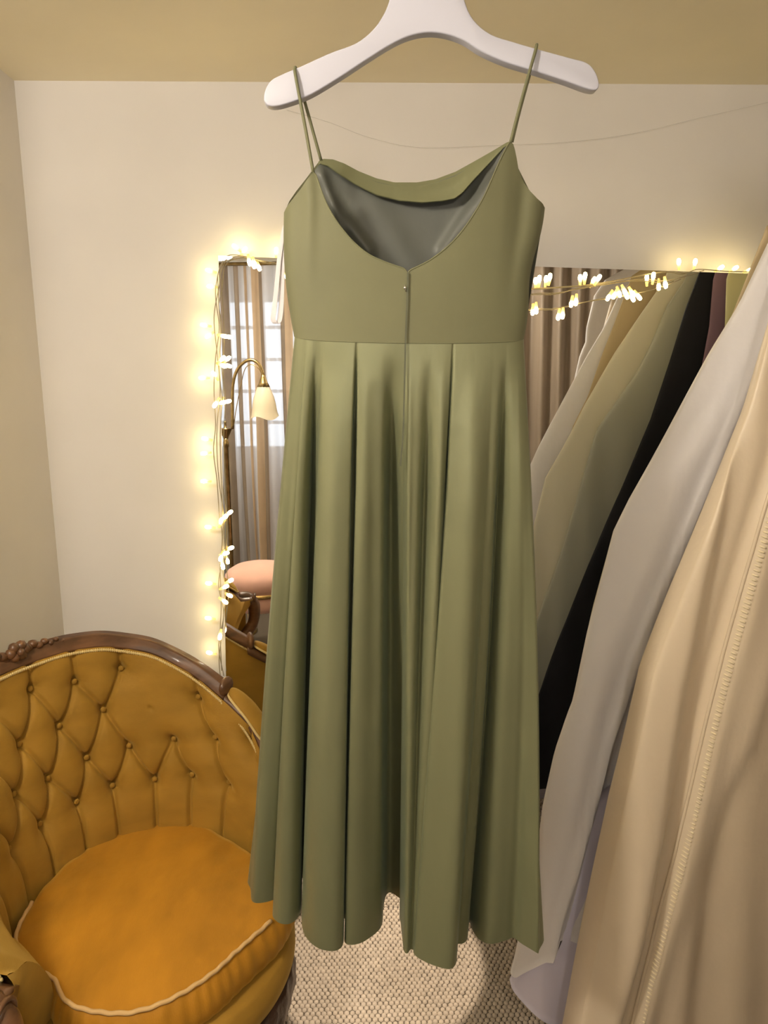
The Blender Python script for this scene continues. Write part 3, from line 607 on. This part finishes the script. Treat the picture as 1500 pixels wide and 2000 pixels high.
# ------------------------------------------------------------------ what the mirror shows from behind the photographer
def curtain(name, label, x0, x1, y, stripes, z0=.02, z1=2.155, amp=.035, fold=.105):
    c_ = thing(name, label, 'curtain', ((x0+x1)/2, y, z0))
    for (a, b_, m_) in stripes:
        xs_ = np.linspace(a, b_, max(6, int((b_-a)/.006))); V = []
        for z in np.linspace(z1, z0, 26):
            q = (z1-z)/(z1-z0)
            for x in xs_: V.append((x+.012*sin(x*21+z*1.3)*q, y+amp*(.7+.3*q)*sin(2*pi*x/fold+.6*sin(5*x)+.35*z)+.012*sin(x*17+3*z), z))
        mesh('curtain_panel', V, gridf(26, len(xs_)), m_, c_)
    return c_
YK = -1.42
def xk(px, py=800): return mirrored(px, py, YK)[0]
edges = [(415, SHEER), (441, DARKTAUPE), (454, SHEER), (468, TAUPE), (476, SHEER), (485, TANSTRIPE), (493, SHEER), (502, TANSTRIPE), (513, TAUPE), (521, SHEER), (554, DARKTAUPE), (562, TANSTRIPE), (575, SHEER), (600, TAUPE), (640, SHEER)]
st = [(xk(edges[i][0]), xk(edges[i+1][0] if i+1 < len(edges) else 660), edges[i][1]) for i in range(len(edges))]
curtain('striped_curtain', 'sheer striped curtain before the window, reflected behind the floor lamp', XL2, st[-1][1], YK, [(XL2+.01, st[0][0], TAUPE)]+st)
curtain('taupe_curtain', 'plain taupe curtain in deep folds, reflected right of the green dress', st[-1][1]+.01, XR-.02, YK+.02, [(st[-1][1]+.01, XR-.02, TAUPE)], amp=.045, fold=.12)
MB_ = MB().tube([(XL2+.02, YK+.10, 2.135), (XR-.02, YK+.10, 2.135)], .012, 10).build('curtain_pole', BRASS); tag(MB_, 'brass curtain pole across the front wall', 'curtain pole')
# floor lamp
YL = -.30
lp0 = mirrored(443, 900, YL); base_ = (lp0[0], YL, 0)
fl = thing('floor_lamp', 'antique brass floor lamp with white tulip shade, reflected in the mirror', 'lamp', base_)
zc = mirrored(450, 838, YL)[2]
MB().lathe([(.002, 0), (.13, 0), (.13, .012), (.05, .03), (.018, .05), (.012, .08), (.012, zc-.10), (.016, zc-.095), (.016, zc-.07), (.011, zc-.06), (.013, zc-.05)], base_, 24).build('pole', BRASS, fl)
MB().lathe([(.012, zc-.055), (.016, zc-.04), (.026, zc-.02), (.034, zc), (.036, zc+.004), (.004, zc+.004), (.008, zc+.02), (.005, zc+.028), (.008, zc+.035), (.002, zc+.045)], base_, 36, flute=.06, nf=12).build('cup', BRASS, fl)
arm = catmull([mirrored(*p, YL+.02) for p in [(454, 838), (454, 790), (455, 752), (462, 725), (476, 708), (492, 703), (506, 712), (513, 728), (514, 736)]], 6)
MB().tube(arm, .0085, 10).build('gooseneck_arm', BRASS, fl)
MB().tube(catmull([mirrored(*p, YL+.02) for p in [(456, 836), (462, 795), (470, 755), (478, 722), (490, 712), (505, 720), (512, 733)]], 5), .0022, 6).build('cord', BRASS, fl)
e = arm[-1]
MB().lathe([(.010, .012), (.013, .0), (.022, -.03), (.034, -.052), (.030, -.053), (.004, -.03)], tuple(e), 36, flute=.05, nf=14).build('shade_holder', BRASS, fl)
V = []; n = 40; pr = [(.030, -.050), (.040, -.075), (.052, -.105), (.060, -.14), (.064, -.17), (.068, -.195), (.075, -.215)]
for k, (r, z) in enumerate(pr):
    for i in range(n):
        a = 2*pi*i/n; V.append((e[0]+r*cos(a), e[1]+r*sin(a), e[2]+z+(.010*cos(3*a+.4)*(k/6)**3)))
solid(mesh('lamp_shade', V, gridf(len(pr), n, True), SHADE, fl), .003)
# pouf
pc = mirrored(507, 1100, .02); YP = .02
zt_ = .455; pf = thing('pouf', 'small round blush pink pouf with a gold band, reflected behind the chair', 'pouf', (pc[0], YP, 0))
MB().lathe([(.01, zt_+.040), (.07, zt_+.036), (.13, zt_+.022), (.165, zt_), (.178, zt_-.018), (.182, zt_-.05), (.176, zt_-.085)], (pc[0], YP, 0), 48).build('seat', PINK, pf)
MB().lathe([(.17, zt_-.103), (.182, zt_-.103), (.182, zt_-.085), (.17, zt_-.085)], (pc[0], YP, 0), 48).build('gold_band', GOLD, pf)
MB().lathe([(.168, zt_-.103), (.176, zt_-.12), (.176, zt_-.16), (.160, zt_-.185), (.01, zt_-.187)][::-1], (pc[0], YP, 0), 48).build('lower_cushion', PINK, pf)
for k in range(4):
    a = pi/4+k*pi/2; MB().tube([(pc[0]+.12*cos(a), YP+.12*sin(a), zt_-.17), (pc[0]+.135*cos(a), YP+.135*sin(a), 0)], .009, 8).build('leg', GOLD, pf)
# globe bodies of the added fill lamps, out of view, and the downlight
for PL, zl, lab in (((-.78, .22), 2.045, 'added opal globe fill lamp, unseen, on the ceiling to the left of the photographer'), ((.30, -.85), 2.0, 'added opal globe fill lamp, unseen, on the ceiling straight behind the photographer')):
    dl = thing('added_fill_lamp', lab, 'lamp', (PL[0], PL[1], CEIL), 'added fill lamps on the ceiling')
    MB().lathe([(.002, -.012), (.05, -.010), (.055, -.001), (.002, -.001)], (PL[0], PL[1], CEIL), 30).build('ceiling_rose', CHROME, dl)
    MB().lathe([(.012, zl+.075), (.030, zl+.078), (.032, zl+.095), (.008, zl+.10), (.008, CEIL-.010)], (PL[0], PL[1], 0), 24).build('lamp_holder', CHROME, dl)
    MB().ball((PL[0], PL[1], zl), .085, 24).build('glass_globe', GLOBE, dl)
sl = thing('recessed_downlight', 'small recessed ceiling downlight behind the hanging dress', 'lamp', (.02, 1.46, CEIL))
MB().lathe([(.050, -.001), (.052, -.008), (.036, -.010), (.030, -.002)], (.02, 1.46, CEIL), 30).build('trim_ring', CHROME, sl)

# ------------------------------------------------------------------ fairy lights
bm_ = MB(); bm_.lathe([(.0030, 0), (.0034, .006), (.0042, .012), (.0044, .016)], n=8, m=0); bm_.lathe([(.0034, .013), (.0048, .017), (.0050, .022), (.0038, .027), (.001, .0285)], n=10, m=1)
proto = None
def bulb(parent, p, d):
    global proto
    if proto is None:
        o = bm_.build('bulb', None, None, True, [HOLDER, BULB]); proto = o.data; o.parent = parent
    else: o = link('bulb', proto, parent)
    o.location = Vector(tuple(np.array(p)-origin_of(parent))); o.rotation_euler = Vector(tuple(d)).to_track_quat('Z', 'Y').to_euler(); return o
YG = 1.985
s1 = thing('fairy_light_string', 'lit warm fairy lights trailing down the left edge of the mirror', 'fairy lights', tuple(at_y(428, 900, YG)))
cab = [[(520, 512), (490, 505), (462, 498), (445, 500), (432, 515), (424, 545), (421, 580), (428, 640), (421, 700), (418, 760), (421, 830), (417, 880), (424, 940), (428, 1000), (434, 1050), (430, 1110), (432, 1180), (430, 1240), (433, 1310)],
       [(560, 522), (540, 514), (500, 507), (470, 500), (436, 512), (428, 560), (418, 620), (424, 690), (430, 760), (424, 830), (424, 890), (429, 950), (437, 1010), (437, 1080), (427, 1140), (437, 1200), (427, 1260), (437, 1320)],
       [(425, 540), (428, 600), (431, 660), (428, 720), (433, 780), (430, 850), (431, 905), (433, 960), (435, 1030), (434, 1100), (440, 1160), (434, 1230), (428, 1290), (433, 1340)]]
for k, cpts in enumerate(cab):
    P = [on_mirror(x, y, .012+.004*k) for x, y in cpts]
    MB().tube(catmull(P, 6), .0011, 6).build('cable', CABLE, s1)
lb = [(463, 485, -1, .8), (474, 494, .6, .8), (540, 497, 0, 1), (552, 503, .4, .8), (414, 530, -1, .3), (418, 560, -.9, .1), (404, 636, -1, .2), (412, 652, -.8, -.5), (401, 738, -1, 0), (423, 738, -.4, .6), (406, 858, -1, .2), (404, 885, -1, -.1), (404, 940, -1, 0), (412, 1030, -1, .1), (413, 1140, -1, .1), (412, 1208, -1, .1), (414, 1276, -1, .2)]
for x, y, dx, dz in lb: bulb(s1, at_y(x+dx*-9, y+dz*9, YG), (dx, .10, dz))
lb2 = [(488, 514, .2, -1), (499, 519, .3, -1), (440, 657, 1, -.2), (434, 702, .6, .5), (436, 714, .8, -.3), (421, 790, -.5, -.8), (436, 786, .9, .2), (432, 1018, .3, .8), (441, 1008, .8, .6), (432, 1089, -.3, -.9), (441, 1080, .8, .3), (436, 1106, .2, -1), (441, 1145, .8, .4), (440, 1174, .8, -.5), (430, 1243, -.2, -1), (560, 540, .3, -.8)]
for x, y, dx, dz in lb2: bulb(s1, on_mirror(x, y, .022)-np.array([dx, 0, dz])*.02, (dx, -.25, dz))
s2 = thing('fairy_light_string', 'lit warm fairy lights drooping along the mirror\'s top edge at the right', 'fairy lights', tuple(on_mirror(1250, 545, .02)))
cab = [[(1000, 560), (1045, 563), (1100, 560), (1160, 555), (1215, 545), (1260, 536), (1310, 530), (1340, 533), (1365, 526), (1420, 530), (1470, 531)],
       [(1000, 580), (1050, 573), (1090, 572), (1130, 563), (1190, 553), (1250, 545), (1300, 548), (1345, 538), (1375, 528)],
       [(1000, 606), (1045, 603), (1085, 602), (1125, 594), (1165, 585), (1200, 580), (1245, 572), (1290, 562), (1330, 545)]]
for k, cpts in enumerate(cab):
    MB().tube(catmull([on_mirror(x, y, .012+.006*k) for x, y in cpts], 6), .0011, 6).build('cable', CABLE, s2)
rb = [(1052, 562, 0, 1), (1071, 558, .1, 1), (1141, 556, 0, 1), (1160, 558, .5, .9), (1047, 590, 0, -1), (1126, 574, -.1, -1), (1100, 600, -.1, -1), (1214, 556, .4, -.9), (1228, 560, .4, -.8), (1238, 567, .5, -.7), (1274, 556, 0, 1), (1298, 540, .1, -1), (1206, 563, -.4, -.8)]
for x, y, dx, dz in rb: bulb(s2, on_mirror(x, y, .02), (dx, -.2, dz))
for x, y, dx, dz in [(1326, 527, 0, 1), (1355, 527, .2, 1), (1396, 530, .9, .5), (1424, 531, .9, .5), (1452, 532, .9, .3)]: bulb(s2, at_y(x, y, YG-.02), (dx, .2, dz))
